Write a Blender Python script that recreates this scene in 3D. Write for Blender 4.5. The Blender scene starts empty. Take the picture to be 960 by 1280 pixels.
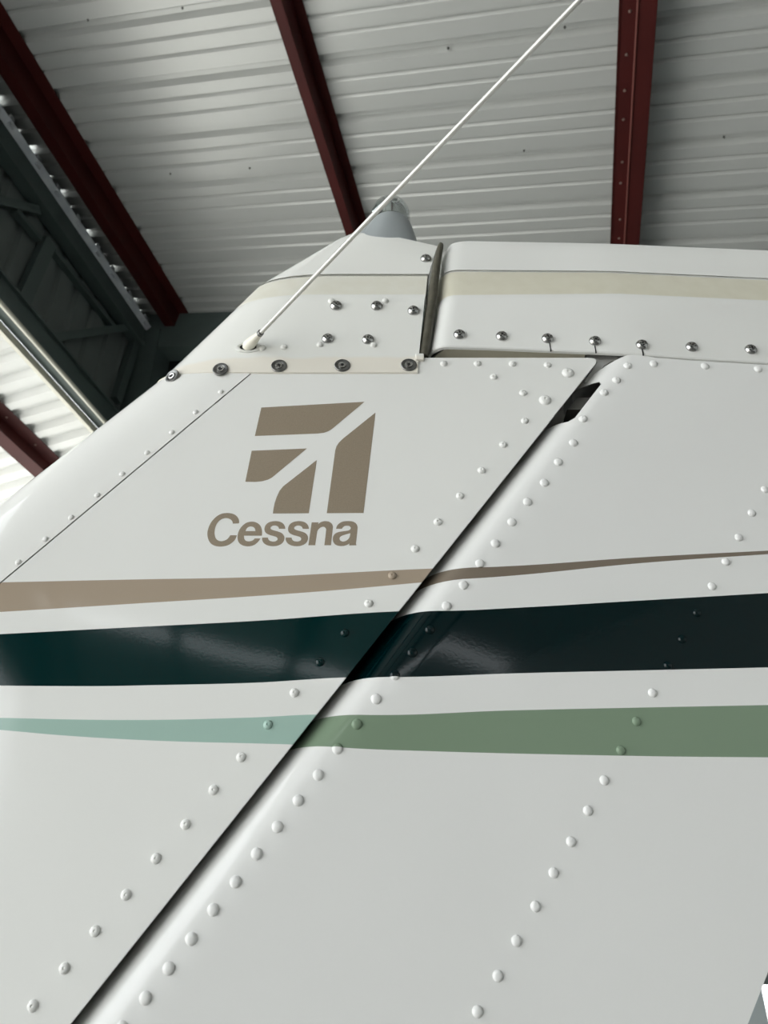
import bpy, bmesh, math, random
from mathutils import Vector, Matrix
from mathutils.geometry import tessellate_polygon

random.seed(7)
S = bpy.context.scene
COL = S.collection

# ------------------------------------------------------------------ camera
ZC = 2.0                       # camera height above the hangar floor
FPX = 960.0                    # focal length in pixels of a 960 x 1280 frame
PITCH = math.atan2(569.0, 960.0)
CP, SP = math.cos(PITCH), math.sin(PITCH)
cam_data = bpy.data.cameras.new('camera')
cam_data.sensor_fit = 'VERTICAL'
cam_data.sensor_height = 36.0
cam_data.lens = 36.0 * FPX / 1280.0
cam_data.clip_start = 0.02
cam_data.dof.use_dof = True
cam_data.dof.focus_distance = 0.66
cam_data.dof.aperture_fstop = 15.0
cam = bpy.data.objects.new('camera', cam_data)
cam.location = (0, 0, ZC)
cam.rotation_euler = (math.pi / 2 + PITCH, 0, 0)
COL.objects.link(cam)
S.camera = cam

# ------------------------------------------------------------------ world, sun, exposure
world = bpy.data.worlds.new('world'); S.world = world
world.use_nodes = True
wn = world.node_tree.nodes
wn['Background'].inputs['Color'].default_value = (0.93, 0.97, 1.0, 1)
wn['Background'].inputs['Strength'].default_value = 2.2
sun_data = bpy.data.lights.new('sun', 'SUN')
sun_data.energy = 4.0
sun_data.angle = math.radians(1.0)
sun_data.color = (1.0, 0.98, 0.95)
sun = bpy.data.objects.new('sun', sun_data)
COL.objects.link(sun)
sun.rotation_euler = Vector((0.28, -0.30, -0.90)).to_track_quat('-Z', 'Y').to_euler()
sun.location = (-20, 0, 20)
S.view_settings.view_transform = 'Standard'
S.view_settings.look = 'None'
S.view_settings.exposure = 0.85
S.view_settings.gamma = 1.0
S.view_settings.use_curve_mapping = False

# ------------------------------------------------------------------ helpers
def ray(px, py):
    """direction of a photo pixel in world axes (X right, Y ahead, Z up)"""
    a = px - 480.0; b = 640.0 - py
    return (a, CP * FPX - SP * b, CP * b + SP * FPX)
def P(px, py, y):
    """point of the plane Y = y seen at a pixel"""
    r = ray(px, py); k = y / r[1]
    return (r[0] * k, y, r[2] * k + ZC)
UA = (0.97604, -0.21864); VA = (0.21864, 0.97604)     # hangar axes: u across, v along the purlins
def uvz(u, v, z):
    return Vector((u * UA[0] + v * VA[0], u * UA[1] + v * VA[1], z))
def Pu(px, py, u):
    """(v, z) on the upright plane u = const seen at a pixel"""
    r = ray(px, py)
    ru = r[0] * UA[0] + r[1] * UA[1]; rv = r[0] * VA[0] + r[1] * VA[1]
    k = u / ru
    return rv * k, r[2] * k + ZC

def mesh(name, verts, faces, mats=(), smooth=False, fmat=None):
    me = bpy.data.meshes.new(name)
    me.from_pydata([tuple(v) for v in verts], [], faces)
    for m in mats: me.materials.append(m)
    if fmat:
        for p, i in zip(me.polygons, fmat): p.material_index = i
    if smooth:
        for p in me.polygons: p.use_smooth = True
    me.update()
    return me
def fixnormals(me):
    bm = bmesh.new(); bm.from_mesh(me)
    bmesh.ops.recalc_face_normals(bm, faces=bm.faces[:])
    bm.to_mesh(me); bm.free(); return me
def link(name, me, parent=None):
    o = bpy.data.objects.new(name, me)
    COL.objects.link(o)
    if parent is not None: setparent(o, parent)
    return o
def world_of(o):
    m = Matrix.LocRotScale(o.location, o.rotation_euler, o.scale)
    if o.parent: m = world_of(o.parent) @ o.matrix_parent_inverse @ m
    return m
def setparent(o, p):
    o.parent = p
    o.matrix_parent_inverse = world_of(p).inverted()
def empty(name, loc):
    o = bpy.data.objects.new(name, None); COL.objects.link(o)
    o.location = loc; o.empty_display_size = 0.1
    return o
def tag(o, label, cat, group=None):
    o['label'] = label; o['category'] = cat
    if group: o['group'] = group
    return o
def struct(o, label=None, cat=None):
    o['kind'] = 'structure'
    if label: o['label'] = label
    if cat: o['category'] = cat
    return o
def bevel(o, w, seg=2, ang=30):
    m = o.modifiers.new('bevel', 'BEVEL'); m.width = w; m.segments = seg
    m.limit_method = 'ANGLE'; m.angle_limit = math.radians(ang)
    return o
def autosmooth(me, deg=35):
    bm = bmesh.new(); bm.from_mesh(me)
    for f in bm.faces: f.smooth = True
    for e in bm.edges:
        if len(e.link_faces) == 2 and e.calc_face_angle(0) > math.radians(deg): e.smooth = False
    bm.to_mesh(me); bm.free(); return me

class MB:
    """collects shapes into one mesh"""
    def __init__(s): s.v = []; s.f = []; s.m = []
    def add(s, vs, fs, mi=0):
        n = len(s.v); s.v += [Vector(v) for v in vs]
        s.f += [tuple(i + n for i in f) for f in fs]; s.m += [mi] * len(fs)
    def hexa(s, c, mi=0):
        s.add(c, [(0,3,2,1),(4,5,6,7),(0,1,5,4),(1,2,6,5),(2,3,7,6),(3,0,4,7)], mi)
    def uvbox(s, u0, u1, v0, v1, z0, z1, mi=0):
        s.hexa([uvz(u0,v0,z0),uvz(u1,v0,z0),uvz(u1,v1,z0),uvz(u0,v1,z0),
                uvz(u0,v0,z1),uvz(u1,v0,z1),uvz(u1,v1,z1),uvz(u0,v1,z1)], mi)
    def bar(s, a, b, w, h, up=(0,0,1), mi=0):
        a = Vector(a); b = Vector(b); d = (b - a).normalized()
        x = d.cross(Vector(up)).normalized(); y = x.cross(d)
        c = []
        for p in (a, b):
            for (i, j) in ((-1,-1),(1,-1),(1,1),(-1,1)): c.append(p + x * i * w / 2 + y * j * h / 2)
        s.hexa(c, mi)
    def tube(s, pts, rad, n=12, mi=0, cap=True):
        pts = [Vector(p) for p in pts]; k = len(pts)
        rad = rad if isinstance(rad, (list, tuple)) else [rad] * k
        ref = None; vs = []
        for i, p in enumerate(pts):
            d = (pts[min(i+1,k-1)] - pts[max(i-1,0)]).normalized()
            if ref is None:
                ref = Vector((0,0,1)) if abs(d.z) < .9 else Vector((1,0,0))
            x = d.cross(ref).normalized(); y = x.cross(d)
            for j in range(n):
                a = 2*math.pi*j/n
                vs.append(p + (x*math.cos(a) + y*math.sin(a)) * rad[i])
        fs = []
        for i in range(k-1):
            for j in range(n):
                fs.append((i*n+j, i*n+(j+1)%n, (i+1)*n+(j+1)%n, (i+1)*n+j))
        if cap:
            fs.append(tuple(range(n))); fs.append(tuple(range((k-1)*n, k*n)))
        s.add(vs, fs, mi)
    def lathe(s, prof, n=24, M=None, mi=0):
        """prof: list of (r, h) along local Z; M places it"""
        M = M or Matrix.Identity(4); vs = []; fs = []
        for r, h in prof:
            for j in range(n):
                a = 2*math.pi*j/n
                vs.append(M @ Vector((r*math.cos(a), r*math.sin(a), h)))
        for i in range(len(prof)-1):
            for j in range(n):
                fs.append((i*n+j, i*n+(j+1)%n, (i+1)*n+(j+1)%n, (i+1)*n+j))
        if prof[0][0] > 1e-6: fs.append(tuple(range(n)))
        if prof[-1][0] > 1e-6: fs.append(tuple(range((len(prof)-1)*n, len(prof)*n)))
        s.add(vs, fs, mi)
    def mesh(s, name, mats, smooth=None):
        me = mesh(name, s.v, s.f, mats, False, s.m)
        bm = bmesh.new(); bm.from_mesh(me)
        bmesh.ops.remove_doubles(bm, verts=bm.verts[:], dist=1e-6)
        bmesh.ops.recalc_face_normals(bm, faces=bm.faces[:])
        bm.to_mesh(me); bm.free()
        if smooth: autosmooth(me, smooth)
        return me
    def build(s, name, mats, parent=None, smooth=None):
        return link(name, s.mesh(name, mats if isinstance(mats, (list, tuple)) else [mats], smooth), parent)

# ------------------------------------------------------------------ materials
def srgb(r, g, b):
    f = lambda c: (c/255/12.92) if c/255 <= .04045 else ((c/255+.055)/1.055)**2.4
    return (f(r), f(g), f(b), 1)
def mat(name, color, rough=.5, metal=0.0, noise=None, bump=None, coat=0.0, spec=.5):
    """noise = (scale, amount, color2); bump = (scale, strength)"""
    m = bpy.data.materials.new(name); m.use_nodes = True
    nt = m.node_tree; b = nt.nodes['Principled BSDF']
    b.inputs['Base Color'].default_value = color
    b.inputs['Roughness'].default_value = rough
    b.inputs['Metallic'].default_value = metal
    b.inputs['Specular IOR Level'].default_value = spec
    b.inputs['Coat Weight'].default_value = coat
    b.inputs['Coat Roughness'].default_value = .04
    tc = nt.nodes.new('ShaderNodeTexCoord')
    if noise:
        n = nt.nodes.new('ShaderNodeTexNoise'); n.inputs['Scale'].default_value = noise[0]
        n.inputs['Detail'].default_value = 5
        nt.links.new(tc.outputs['Object'], n.inputs['Vector'])
        r = nt.nodes.new('ShaderNodeMapRange')
        r.inputs[1].default_value = .35; r.inputs[2].default_value = .7
        r.inputs[3].default_value = 0; r.inputs[4].default_value = noise[1]
        nt.links.new(n.outputs[0], r.inputs[0])
        x = nt.nodes.new('ShaderNodeMix'); x.data_type = 'RGBA'
        nt.links.new(r.outputs[0], x.inputs[0])
        x.inputs[6].default_value = color; x.inputs[7].default_value = noise[2]
        nt.links.new(x.outputs[2], b.inputs['Base Color'])
    if bump:
        n = nt.nodes.new('ShaderNodeTexNoise'); n.inputs['Scale'].default_value = bump[0]
        n.inputs['Detail'].default_value = 3
        nt.links.new(tc.outputs['Object'], n.inputs['Vector'])
        bp = nt.nodes.new('ShaderNodeBump'); bp.inputs['Strength'].default_value = bump[1]
        bp.inputs['Distance'].default_value = .01
        nt.links.new(n.outputs[0], bp.inputs['Height'])
        nt.links.new(bp.outputs[0], b.inputs['Normal'])
    return m

D = 0.55            # fin side plane
T = 0.036           # half thickness of the fin
YC = D + T

# stripe edges on the fin side (photo pixels put back on the plane of the skin)
def to_xz(pts): return [(P(x, y, D)[0], P(x, y, D)[2]) for x, y in pts]
GAPA, GAPB = P(88.3, 1280, D), P(680, 536, D)
def gap_x(z):       # trailing edge of the fin
    return GAPA[0] + (z - GAPA[2]) * (GAPB[0] - GAPA[0]) / (GAPB[2] - GAPA[2])
NS = -.010           # the nose starts inside the cove of the fin
LN = 0.030          # length of the rounded rudder nose
KR = 0.075          # how fast the rudder thins towards its trailing edge
def rud_y(x, z):
    c = x - gap_x(z)
    if c < LN:
        s = max(0.0, min(1.0, (c - NS) / (LN - NS)))
        return D + T * (1 - math.sqrt(max(0, 1 - (1 - s) ** 2)))
    return D + KR * (c - LN)
def Prud(px, py):
    y = D
    for _ in range(12):
        p = P(px, py, y); y2 = rud_y(p[0], p[2])
        y = .5 * y + .5 * y2
    return P(px, py, y)

STR = {
 'brown': ([(-260,734),(0,728),(160,724.5),(320,721.3),(430,716),(533,711)],
           [(-260,780),(0,765),(160,755),(320,745),(430,736.8),(533,727.5)],
           [(587,709.5),(640,707.5),(800,696.7),(960,688.3),(1100,681)],
           [(587,723.3),(640,719.6),(800,704),(960,692.7),(1100,683.5)]),
 'green': ([(-260,806),(0,792.7),(160,784.3),(320,776),(500,764)],
           [(-260,854),(0,857),(107,857.7),(200,856.3),(320,853.3),(433,846.7)],
           [(560,763.5),(640,760),(800,750.7),(960,741.3),(1100,733)],
           [(500,846.3),(640,841.8),(800,838),(960,834.3),(1100,831)]),
 'sage': ([(-260,890),(0,897.3),(160,900),(320,896.7),(396.7,893.3)],
          [(-260,893),(0,912.3),(80,919.3),(200,926),(320,929.3),(366.7,930.7)],
          [(450,893.5),(640,888),(800,884.5),(960,881.3),(1100,878.5)],
          [(445,935.5),(533,938.8),(640,941.8),(800,945),(960,946.7),(1100,948)]),
}
XA, XB, ZA, ZB = -.62, .72, ZC - .1, ZC + .6
def curve_pts(edge):
    f, r = edge
    pts = to_xz(f) + [(Prud(x, y)[0], Prud(x, y)[2]) for x, y in r]
    return sorted([((x - XA) / (XB - XA), (z - ZA) / (ZB - ZA)) for x, z in pts])

def paint(name, cols, white, wear=None, dent=.0022):
    """glossy aircraft paint; the stripes follow fixed lines on the airframe"""
    m = bpy.data.materials.new(name); m.use_nodes = True
    nt = m.node_tree; N = nt.nodes; L = nt.links
    b = N['Principled BSDF']
    geo = N.new('ShaderNodeNewGeometry'); sep = N.new('ShaderNodeSeparateXYZ')
    L.new(geo.outputs['Position'], sep.inputs[0])
    def mr(sock, a, bb):
        r = N.new('ShaderNodeMapRange'); r.inputs[1].default_value = a; r.inputs[2].default_value = bb
        L.new(sock, r.inputs[0]); return r.outputs[0]
    xn = mr(sep.outputs[0], XA, XB); zn = mr(sep.outputs[2], ZA, ZB)
    last = None; metal = None
    base = N.new('ShaderNodeRGB'); base.outputs[0].default_value = white
    last = base.outputs[0]
    mask_sum = None
    if cols:
        for key in ('brown', 'green', 'sage'):
            e = STR[key]; ed = []
            for up in (0, 1):
                fc = N.new('ShaderNodeFloatCurve'); c = fc.mapping.curves[0]
                pts = curve_pts((e[up], e[up + 2]))
                while len(c.points) < len(pts): c.points.new(.5, .5)
                for q, p in zip(c.points, pts): q.location = p; q.handle_type = 'AUTO_CLAMPED'
                fc.mapping.use_clip = False
                fc.mapping.update()
                L.new(xn, fc.inputs['Value'])
                ed.append(fc.outputs[0])
            def cmp(op, a, bb):
                q = N.new('ShaderNodeMath'); q.operation = op; L.new(a, q.inputs[0]); L.new(bb, q.inputs[1]); return q.outputs[0]
            mk = cmp('MULTIPLY', cmp('LESS_THAN', zn, ed[0]), cmp('GREATER_THAN', zn, ed[1]))
            x = N.new('ShaderNodeMix'); x.data_type = 'RGBA'
            L.new(mk, x.inputs[0]); L.new(last, x.inputs[6]); x.inputs[7].default_value = cols[key]
            last = x.outputs[2]
    if wear:
        # old beige sealant band on the foot of the fairing
        z0, z1, colr = wear
        n = N.new('ShaderNodeTexNoise'); n.inputs['Scale'].default_value = 40; n.inputs['Detail'].default_value = 4
        L.new(geo.outputs['Position'], n.inputs['Vector'])
        ad = N.new('ShaderNodeMath'); ad.operation = 'MULTIPLY_ADD'; L.new(n.outputs[0], ad.inputs[0]); ad.inputs[1].default_value = .008
        L.new(sep.outputs[2], ad.inputs[2])
        r = N.new('ShaderNodeMapRange'); r.inputs[1].default_value = z1 + .003; r.inputs[2].default_value = z1 + .007
        r.inputs[3].default_value = .5; r.inputs[4].default_value = 0
        L.new(ad.outputs[0], r.inputs[0])
        x = N.new('ShaderNodeMix'); x.data_type = 'RGBA'
        L.new(r.outputs[0], x.inputs[0]); L.new(last, x.inputs[6]); x.inputs[7].default_value = colr
        last = x.outputs[2]
    L.new(last, b.inputs['Base Color'])
    b.inputs['Roughness'].default_value = .07
    b.inputs['Specular IOR Level'].default_value = .32
    b.inputs['Coat Weight'].default_value = 0.0
    b.inputs['Coat Roughness'].default_value = .03
    # slow waves of the thin sheet and orange peel
    n1 = N.new('ShaderNodeTexNoise'); n1.inputs['Scale'].default_value = 7; n1.inputs['Detail'].default_value = 1
    n2 = N.new('ShaderNodeTexNoise'); n2.inputs['Scale'].default_value = 420; n2.inputs['Detail'].default_value = 1
    for n in (n1, n2): L.new(geo.outputs['Position'], n.inputs['Vector'])
    b1 = N.new('ShaderNodeBump'); b1.inputs['Strength'].default_value = .35; b1.inputs['Distance'].default_value = dent
    b2 = N.new('ShaderNodeBump'); b2.inputs['Strength'].default_value = .15; b2.inputs['Distance'].default_value = .00006
    L.new(n1.outputs[0], b1.inputs['Height']); L.new(n2.outputs[0], b2.inputs['Height'])
    L.new(b1.outputs[0], b2.inputs['Normal']); L.new(b2.outputs[0], b.inputs['Normal'])
    L.new(b2.outputs[0], b.inputs['Coat Normal'])
    return m

WHITE = (.82, .82, .79, 1)
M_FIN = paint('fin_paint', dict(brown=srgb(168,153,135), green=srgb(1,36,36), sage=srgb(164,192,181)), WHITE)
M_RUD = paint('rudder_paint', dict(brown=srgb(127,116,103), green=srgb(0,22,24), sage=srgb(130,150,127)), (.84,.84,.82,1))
M_CAP = paint('fairing_paint', None, (.83,.83,.79,1), wear=(0, P(400, 449, D)[2], srgb(236,226,208)), dent=.008)
M_RCAP = paint('cap_paint', None, (.83,.83,.80,1), dent=.008)
M_BAND = mat('yellowed_paint', srgb(222,218,200), .3, noise=(60, .5, srgb(212,207,186)))
M_BANDF = mat('aged_paint', srgb(229,227,215), .3, noise=(60, .5, srgb(220,216,200)))
M_BEIGE = mat('horn_underside', srgb(205,199,180), .5)
M_LOGO = mat('logo_bronze', srgb(158,144,125), .35, .25, noise=(900, .35, srgb(128,116,99)))
M_CHROME = mat('screw_steel', srgb(190,190,188), .16, 1.0, noise=(300, .5, srgb(120,118,112)))
M_DARKSTEEL = mat('washer_steel', srgb(128,128,126), .32, 1.0, noise=(400, .6, srgb(80,80,80)))
M_RECESS = mat('recess_dark', srgb(16,15,14), .6)
M_SEAL = mat('edge_seal_rubber', srgb(92,89,76), .6, noise=(120, .6, srgb(60,58,48)))
M_ROD = mat('antenna_rod', srgb(205,204,199), .28, .45)
M_FERRULE = mat('ferrule_plastic', srgb(232,228,214), .4)
M_COLLAR = mat('beacon_collar', srgb(168,174,176), .32, .35)
M_INNER = mat('painted_shade_interior', srgb(20,20,20), .7)  # near-black colour paints the deep shade inside the gap and cut-out
M_BRACKET = mat('hinge_bracket_grey', srgb(120,118,114), .5, .3)
M_PLATE = mat('bracket_plate_grey', srgb(190,190,186), .4, .1)

def glass(name):
    m = bpy.data.materials.new(name); m.use_nodes = True
    nt = m.node_tree; N = nt.nodes; L = nt.links
    N.remove(N['Principled BSDF'])
    t = N.new('ShaderNodeBsdfTransparent'); t.inputs[0].default_value = (.9, .92, .92, 1)
    g = N.new('ShaderNodeBsdfGlossy'); g.inputs['Roughness'].default_value = .04
    lw = N.new('ShaderNodeLayerWeight'); lw.inputs[0].default_value = .5
    pw = N.new('ShaderNodeMath'); pw.operation = 'POWER'; pw.inputs[1].default_value = 3.0; L.new(lw.outputs['Facing'], pw.inputs[0])
    f = N.new('ShaderNodeMath'); f.operation = 'MULTIPLY_ADD'; f.inputs[1].default_value = .6; f.inputs[2].default_value = .05; L.new(pw.outputs[0], f.inputs[0])
    x = N.new('ShaderNodeMixShader')
    L.new(f.outputs[0], x.inputs[0]); L.new(t.outputs[0], x.inputs[1]); L.new(g.outputs[0], x.inputs[2])
    L.new(x.outputs[0], N['Material Output'].inputs[0])
    return m
M_LAMP = mat('lamp_chrome', srgb(232,233,232), .12, 1.0)
M_GLASS = glass('clear_lens')

M_ROOF = mat('roof_sheet', srgb(188,190,188), .34, .2, noise=(1.3, .35, srgb(168,171,170)))
M_LEAN = mat('lean_to_sheet', srgb(212,214,212), .3, .15, noise=(2, .3, srgb(178,178,172)))
M_RED = mat('red_oxide_primer', srgb(68,24,22), .5, noise=(6, .5, srgb(54,18,17)), spec=.2)
M_BEAD = mat('lit_primer_edge', srgb(112,62,56), .5)  # lighter red paints the light caught along the purlin's lower edge
M_DGREEN = mat('dark_green_steel', srgb(80,92,90), .5, noise=(5, .5, srgb(66,77,75)))
M_DSHEET = mat('wall_sheet', srgb(100,107,105), .6, noise=(3, .5, srgb(86,92,90)))
M_TUBE = mat('conduit_white', srgb(205,203,190), .35)
M_LEAK = mat('daylight_leak_white', srgb(226,229,233), .4, 0, noise=(9, .7, srgb(190,197,208)))  # white stands in for daylight leaking under the roof sheets
M_FLOOR = mat('concrete_floor', srgb(130,129,126), .7, noise=(1.5, .5, srgb(120,118,113)), bump=(30, .1))
M_APRON = mat('concrete_apron', srgb(205,203,197), .8, noise=(.6, .5, srgb(190,188,182)))
M_FRAME = mat('door_frame_grey', srgb(150,158,158), .5)
M_BOLT = mat('bolt_zinc', srgb(150,128,120), .4, .5)

# ================================================================== the hangar
R0 = 3.66; SL = 0.1835
def roof_z(u): return ZC + R0 - SL * u
UW = -2.58                                    # header wall between the bays

# floor and ground
m = MB(); m.uvbox(-2.7, 5.6, -9.3, 4.1, -.12, 0); struct(m.build('floor', M_FLOOR), 'pale concrete hangar floor', 'floor')
m = MB(); m.uvbox(-70, 60, -70, 60, -.3, -.13); struct(m.build('ground', M_APRON), 'pale concrete apron outside the hangar', 'ground')

# main roof: sheets with three tall ribs and two flutes between them
PR = [(0,0),(.018,.032),(.043,.032),(.061,0),(.116,0),(.119,.015),(.131,.015),(.143,0),(.201,0),(.204,.015),(.216,.015),(.228,0)]
def sheet_mesh(name, prof, n, pitch, u0, u1, zf, material, nu=1):
    pv = []
    for i in range(n):
        pv += [(a + i * pitch, h) for a, h in prof]
    pv.append((n * pitch, 0))
    vs = []; fs = []
    for t in (0.0, 0.0012):                   # the sheet has a thickness
        for v, h in pv:
            vs.append(uvz(u0, v, zf(u0) + h + t)); vs.append(uvz(u1, v, zf(u1) + h + t))
    k = len(pv)
    for i in range(k - 1):
        a = 2 * i; fs.append((a, a+1, a+3, a+2)); b = a + 2 * k; fs.append((b, b+2, b+3, b+1))
    fs += [(0, 2*k, 2*k+1, 1), (2*k-2, 2*k-1, 4*k-1, 4*k-2)]
    for i in range(k - 1):
        fs.append((2*i, 2*i+2, 2*i+2+2*k, 2*i+2*k)); fs.append((2*i+1, 2*i+1+2*k, 2*i+3+2*k, 2*i+3))
    return fixnormals(mesh(name, vs, fs, [material]))
ceiling = empty('ceiling', uvz(1.5, 0, ZC + R0)); struct(ceiling, 'ribbed white metal roof over the tail fin', 'ceiling')
sm = sheet_mesh('roof_panel', PR, 3, .305, UW - .2, 5.6, roof_z, M_ROOF)
V0 = 2.256
for i in range(-12, 3):
    o = link('roof_panel', sm)
    o.location = uvz(0, V0 + i * .915, 0); setparent(o, ceiling)
# lean-to roof beyond the header wall
UL = -2.68; HL = 2.955
def lean_z(u): return ZC + HL + SL * (u - UL)
PL = [(0,0),(.028,.034),(.060,.034),(.088,0)]
lean = empty('ceiling_lean_to', uvz(-4.4, 0, ZC + HL)); struct(lean, 'bright ribbed lean-to roof beyond the dark header wall', 'ceiling')
sm = sheet_mesh('roof_panel', PL, 6, .146, -6.6, UL, lean_z, M_LEAN)
for i in range(-4, 6):
    o = link('roof_panel', sm); o.location = uvz(0, 2.66 + i * .876, 0); setparent(o, lean)

# purlins
def bolt_mesh():
    q = MB(); q.lathe([(.007,0),(.007,.003),(.004,.0035),(.004,.006),(0,.007)], 8, Matrix.Rotation(math.pi, 4, 'X')); return q.mesh('bolt', [M_BOLT], 40)
BOLT = bolt_mesh()
NRM = Vector((UA[0]*SL, UA[1]*SL, 1)).normalized()       # roof normal
def purlin(u, web, fl, side, label, zf, sl, v0=-9.2, v1=4.0, lip=.018, bolts=()):
    """zed purlin standing square to the roof: web, bottom flange to one side, stiffening lip"""
    t = .004; rt = empty('roof_purlin', uvz(u, v0, zf(u)))
    n = Vector((-sl, 1))/math.hypot(1, sl) if False else None
    ca = 1/math.hypot(1, sl); sa = sl/math.hypot(1, sl)
    def pt(a, b, v):      # a along the slope (+u), b down from the sheet, square to it
        return uvz(u + a*ca - b*sa, v, zf(u) - a*sa - b*ca)
    def prism(name, a0, a1, b0, b1):
        q = MB(); q.hexa([pt(a0,b1,v0),pt(a1,b1,v0),pt(a1,b1,v1),pt(a0,b1,v1),pt(a0,b0,v0),pt(a1,b0,v0),pt(a1,b0,v1),pt(a0,b0,v1)])
        return q.build(name, M_RED, rt)
    prism('web', -t/2, t/2, .001, web)
    if side: prism('bottom_flange', min(0, side*fl), max(0, side*fl), web - t, web)
    prism('top_flange', min(0, -side*fl), max(0, -side*fl), .001, .001 + t)
    prism('lip', side*fl - t/2, side*fl + t/2, web - lip, web)
    tag(rt, label, 'beam', 'red roof purlins')
    return rt, pt
P1, ptR = purlin(R0*.1844 + .005, .16, .076, 1, 'red steel purlin running up behind the rudder cap, right of the antenna rod', roof_z, SL)
# the lap piece bolted beside it
q = MB(); q.hexa([ptR(a,b,v) for b in (.100,.096) for a,v in ((-.070,-9.2),(.0,-9.2),(.0,4.0),(-.070,4.0))]); q.build('lap_flange', M_RED, P1)
q = MB(); q.hexa([ptR(a,b,v) for b in (.104,.07) for a,v in ((-.072,-9.2),(-.068,-9.2),(-.068,4.0),(-.072,4.0))]); q.build('lap_lip', M_RED, P1)
q = MB(); q.hexa([ptR(a,b,v) for b in (.167,.158) for a,v in ((-.004,-9.2),(.004,-9.2),(.004,4.0),(-.004,4.0))]); bevel(q.build('lit_edge_bead', M_BEAD, P1), .002)  # ridge added for the lit line, brightness put into its colour
for i in range(10):
    o = link('bolt', BOLT); o.location = ptR(-.03 + random.uniform(-.006,.006), .100, 1.55 + i * .17 + random.uniform(-.04,.04)); setparent(o, P1)
purlin(-R0*.2314 + .036, .125, .050, -1, 'red steel purlin ending behind the clear beacon lamp', roof_z, SL)
purlin(-R0*.647 + .03, .125, .075, -1, 'dark red steel purlin next to the dark green header wall', roof_z, SL)
purlin(R0*.60, .11, .075, 1, 'red steel purlin over the right part of the hangar', roof_z, SL)
purlin(R0*1.016, .11, .075, 1, 'red steel purlin nearest the right hangar wall', roof_z, SL)
P6, ptL = purlin(-3.09, .10, .085, -1, 'red-brown purlin under the bright lean-to roof at the left edge', lean_z, -SL, v0=-.9, v1=7.6)
for i in range(12):
    o = link('bolt', BOLT); o.location = ptL(.035, .006, 2.55 + i * .292); setparent(o, P6)
purlin(-4.4, .10, .085, -1, 'red-brown purlin farther out under the lean-to roof', lean_z, -SL, v0=-.9, v1=7.6)

# header wall: chords, studs, braces, ribbed sheets
wl = empty('wall_left', uvz(UW, 0, ZC + 2.97)); struct(wl, 'dark green framed header wall between the two roofs', 'wall')
VE = 4.0
PW = [(0,0),(.02,.022),(.05,.022),(.07,0)]
def wsheet():
    pv = []
    for i in range(5): pv += [(a + i*.183, h) for a, h in PW]
    pv.append((.915, 0)); vs = []; fs = []
    for v, h in pv:
        for z in (ZC + 3.0, ZC + 4.15): vs.append(uvz(UW - .065 - h, v, z))
    for v, h in pv:
        for z in (ZC + 3.0, ZC + 4.15): vs.append(uvz(UW - .067 - h, v, z))
    k = len(pv)
    for i in range(k-1): fs.append((2*i, 2*i+1, 2*i+3, 2*i+2)); fs.append((2*k+2*i, 2*k+2*i+2, 2*k+2*i+3, 2*k+2*i+1))
    return fixnormals(mesh('wall_panel', vs, fs, [M_DSHEET]))
WS = wsheet()
for i in range(-14, 2):
    o = link('wall_panel', WS); o.location = uvz(0, 2.17 + i*.915, 0); setparent(o, wl)
def wbox(name, u0, u1, z0, z1, material=None, v0=-9.2, v1=VE):
    q = MB(); q.uvbox(u0, u1, v0, v1, z0, z1); return q.build(name, material or M_DGREEN, wl)
bevel(wbox('top_chord', UW - .06, UW, ZC + 3.83, ZC + 3.97), .006)
wbox('chord_flange', UW - .06, UW + .025, ZC + 3.795, ZC + 3.83)
bevel(wbox('bottom_chord', UW - .09, UW, ZC + 2.985, ZC + 3.12), .006)
wbox('chord_flange', UW - .045, UW + .02, ZC + 3.12, ZC + 3.135)
wbox('eave_trim', UL - .012, UL + .012, ZC + 2.935, ZC + 2.985, M_TUBE, v1=5.6)
q = MB(); q.tube([uvz(UW + .004, -9.2, ZC + 2.972), uvz(UW + .004, 4.2, ZC + 2.972)], .014, 12); q.build('conduit', M_TUBE, wl, 40)
# white strip and tabs painting the daylight that leaks in above the top chord
q = MB(); q.hexa([uvz(u, v, ZC + z) for u0, u1, z in ((UW - .02, UW + .004, 3.965), (UW - .02, UW + .034, 3.998)) for u, v in ((u0, -6), (u1, -6), (u1, VE - .25), (u0, VE - .25))]); q.build('leak_strip', M_LEAK, wl)
for i in range(16):
    v = .55 + i * .215 + random.uniform(-.03, .03)
    q = MB()
    q.uvbox(UW - .012, UW + .006, v, v + .15, ZC + 3.998, ZC + 4.05 + random.uniform(-.012, .012))
    q.hexa([uvz(UW+.006, v-.01, ZC+3.975), uvz(UW+.03, v-.01, ZC+3.97), uvz(UW+.03, v+.028, ZC+3.97), uvz(UW+.006, v+.028, ZC+3.975),
            uvz(UW+.006, v-.01, ZC+4.05), uvz(UW+.016, v-.012, ZC+4.06), uvz(UW+.016, v+.02, ZC+4.06), uvz(UW+.006, v+.028, ZC+4.05)])
    q.build('leak_tab', M_LEAK, wl)
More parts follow.
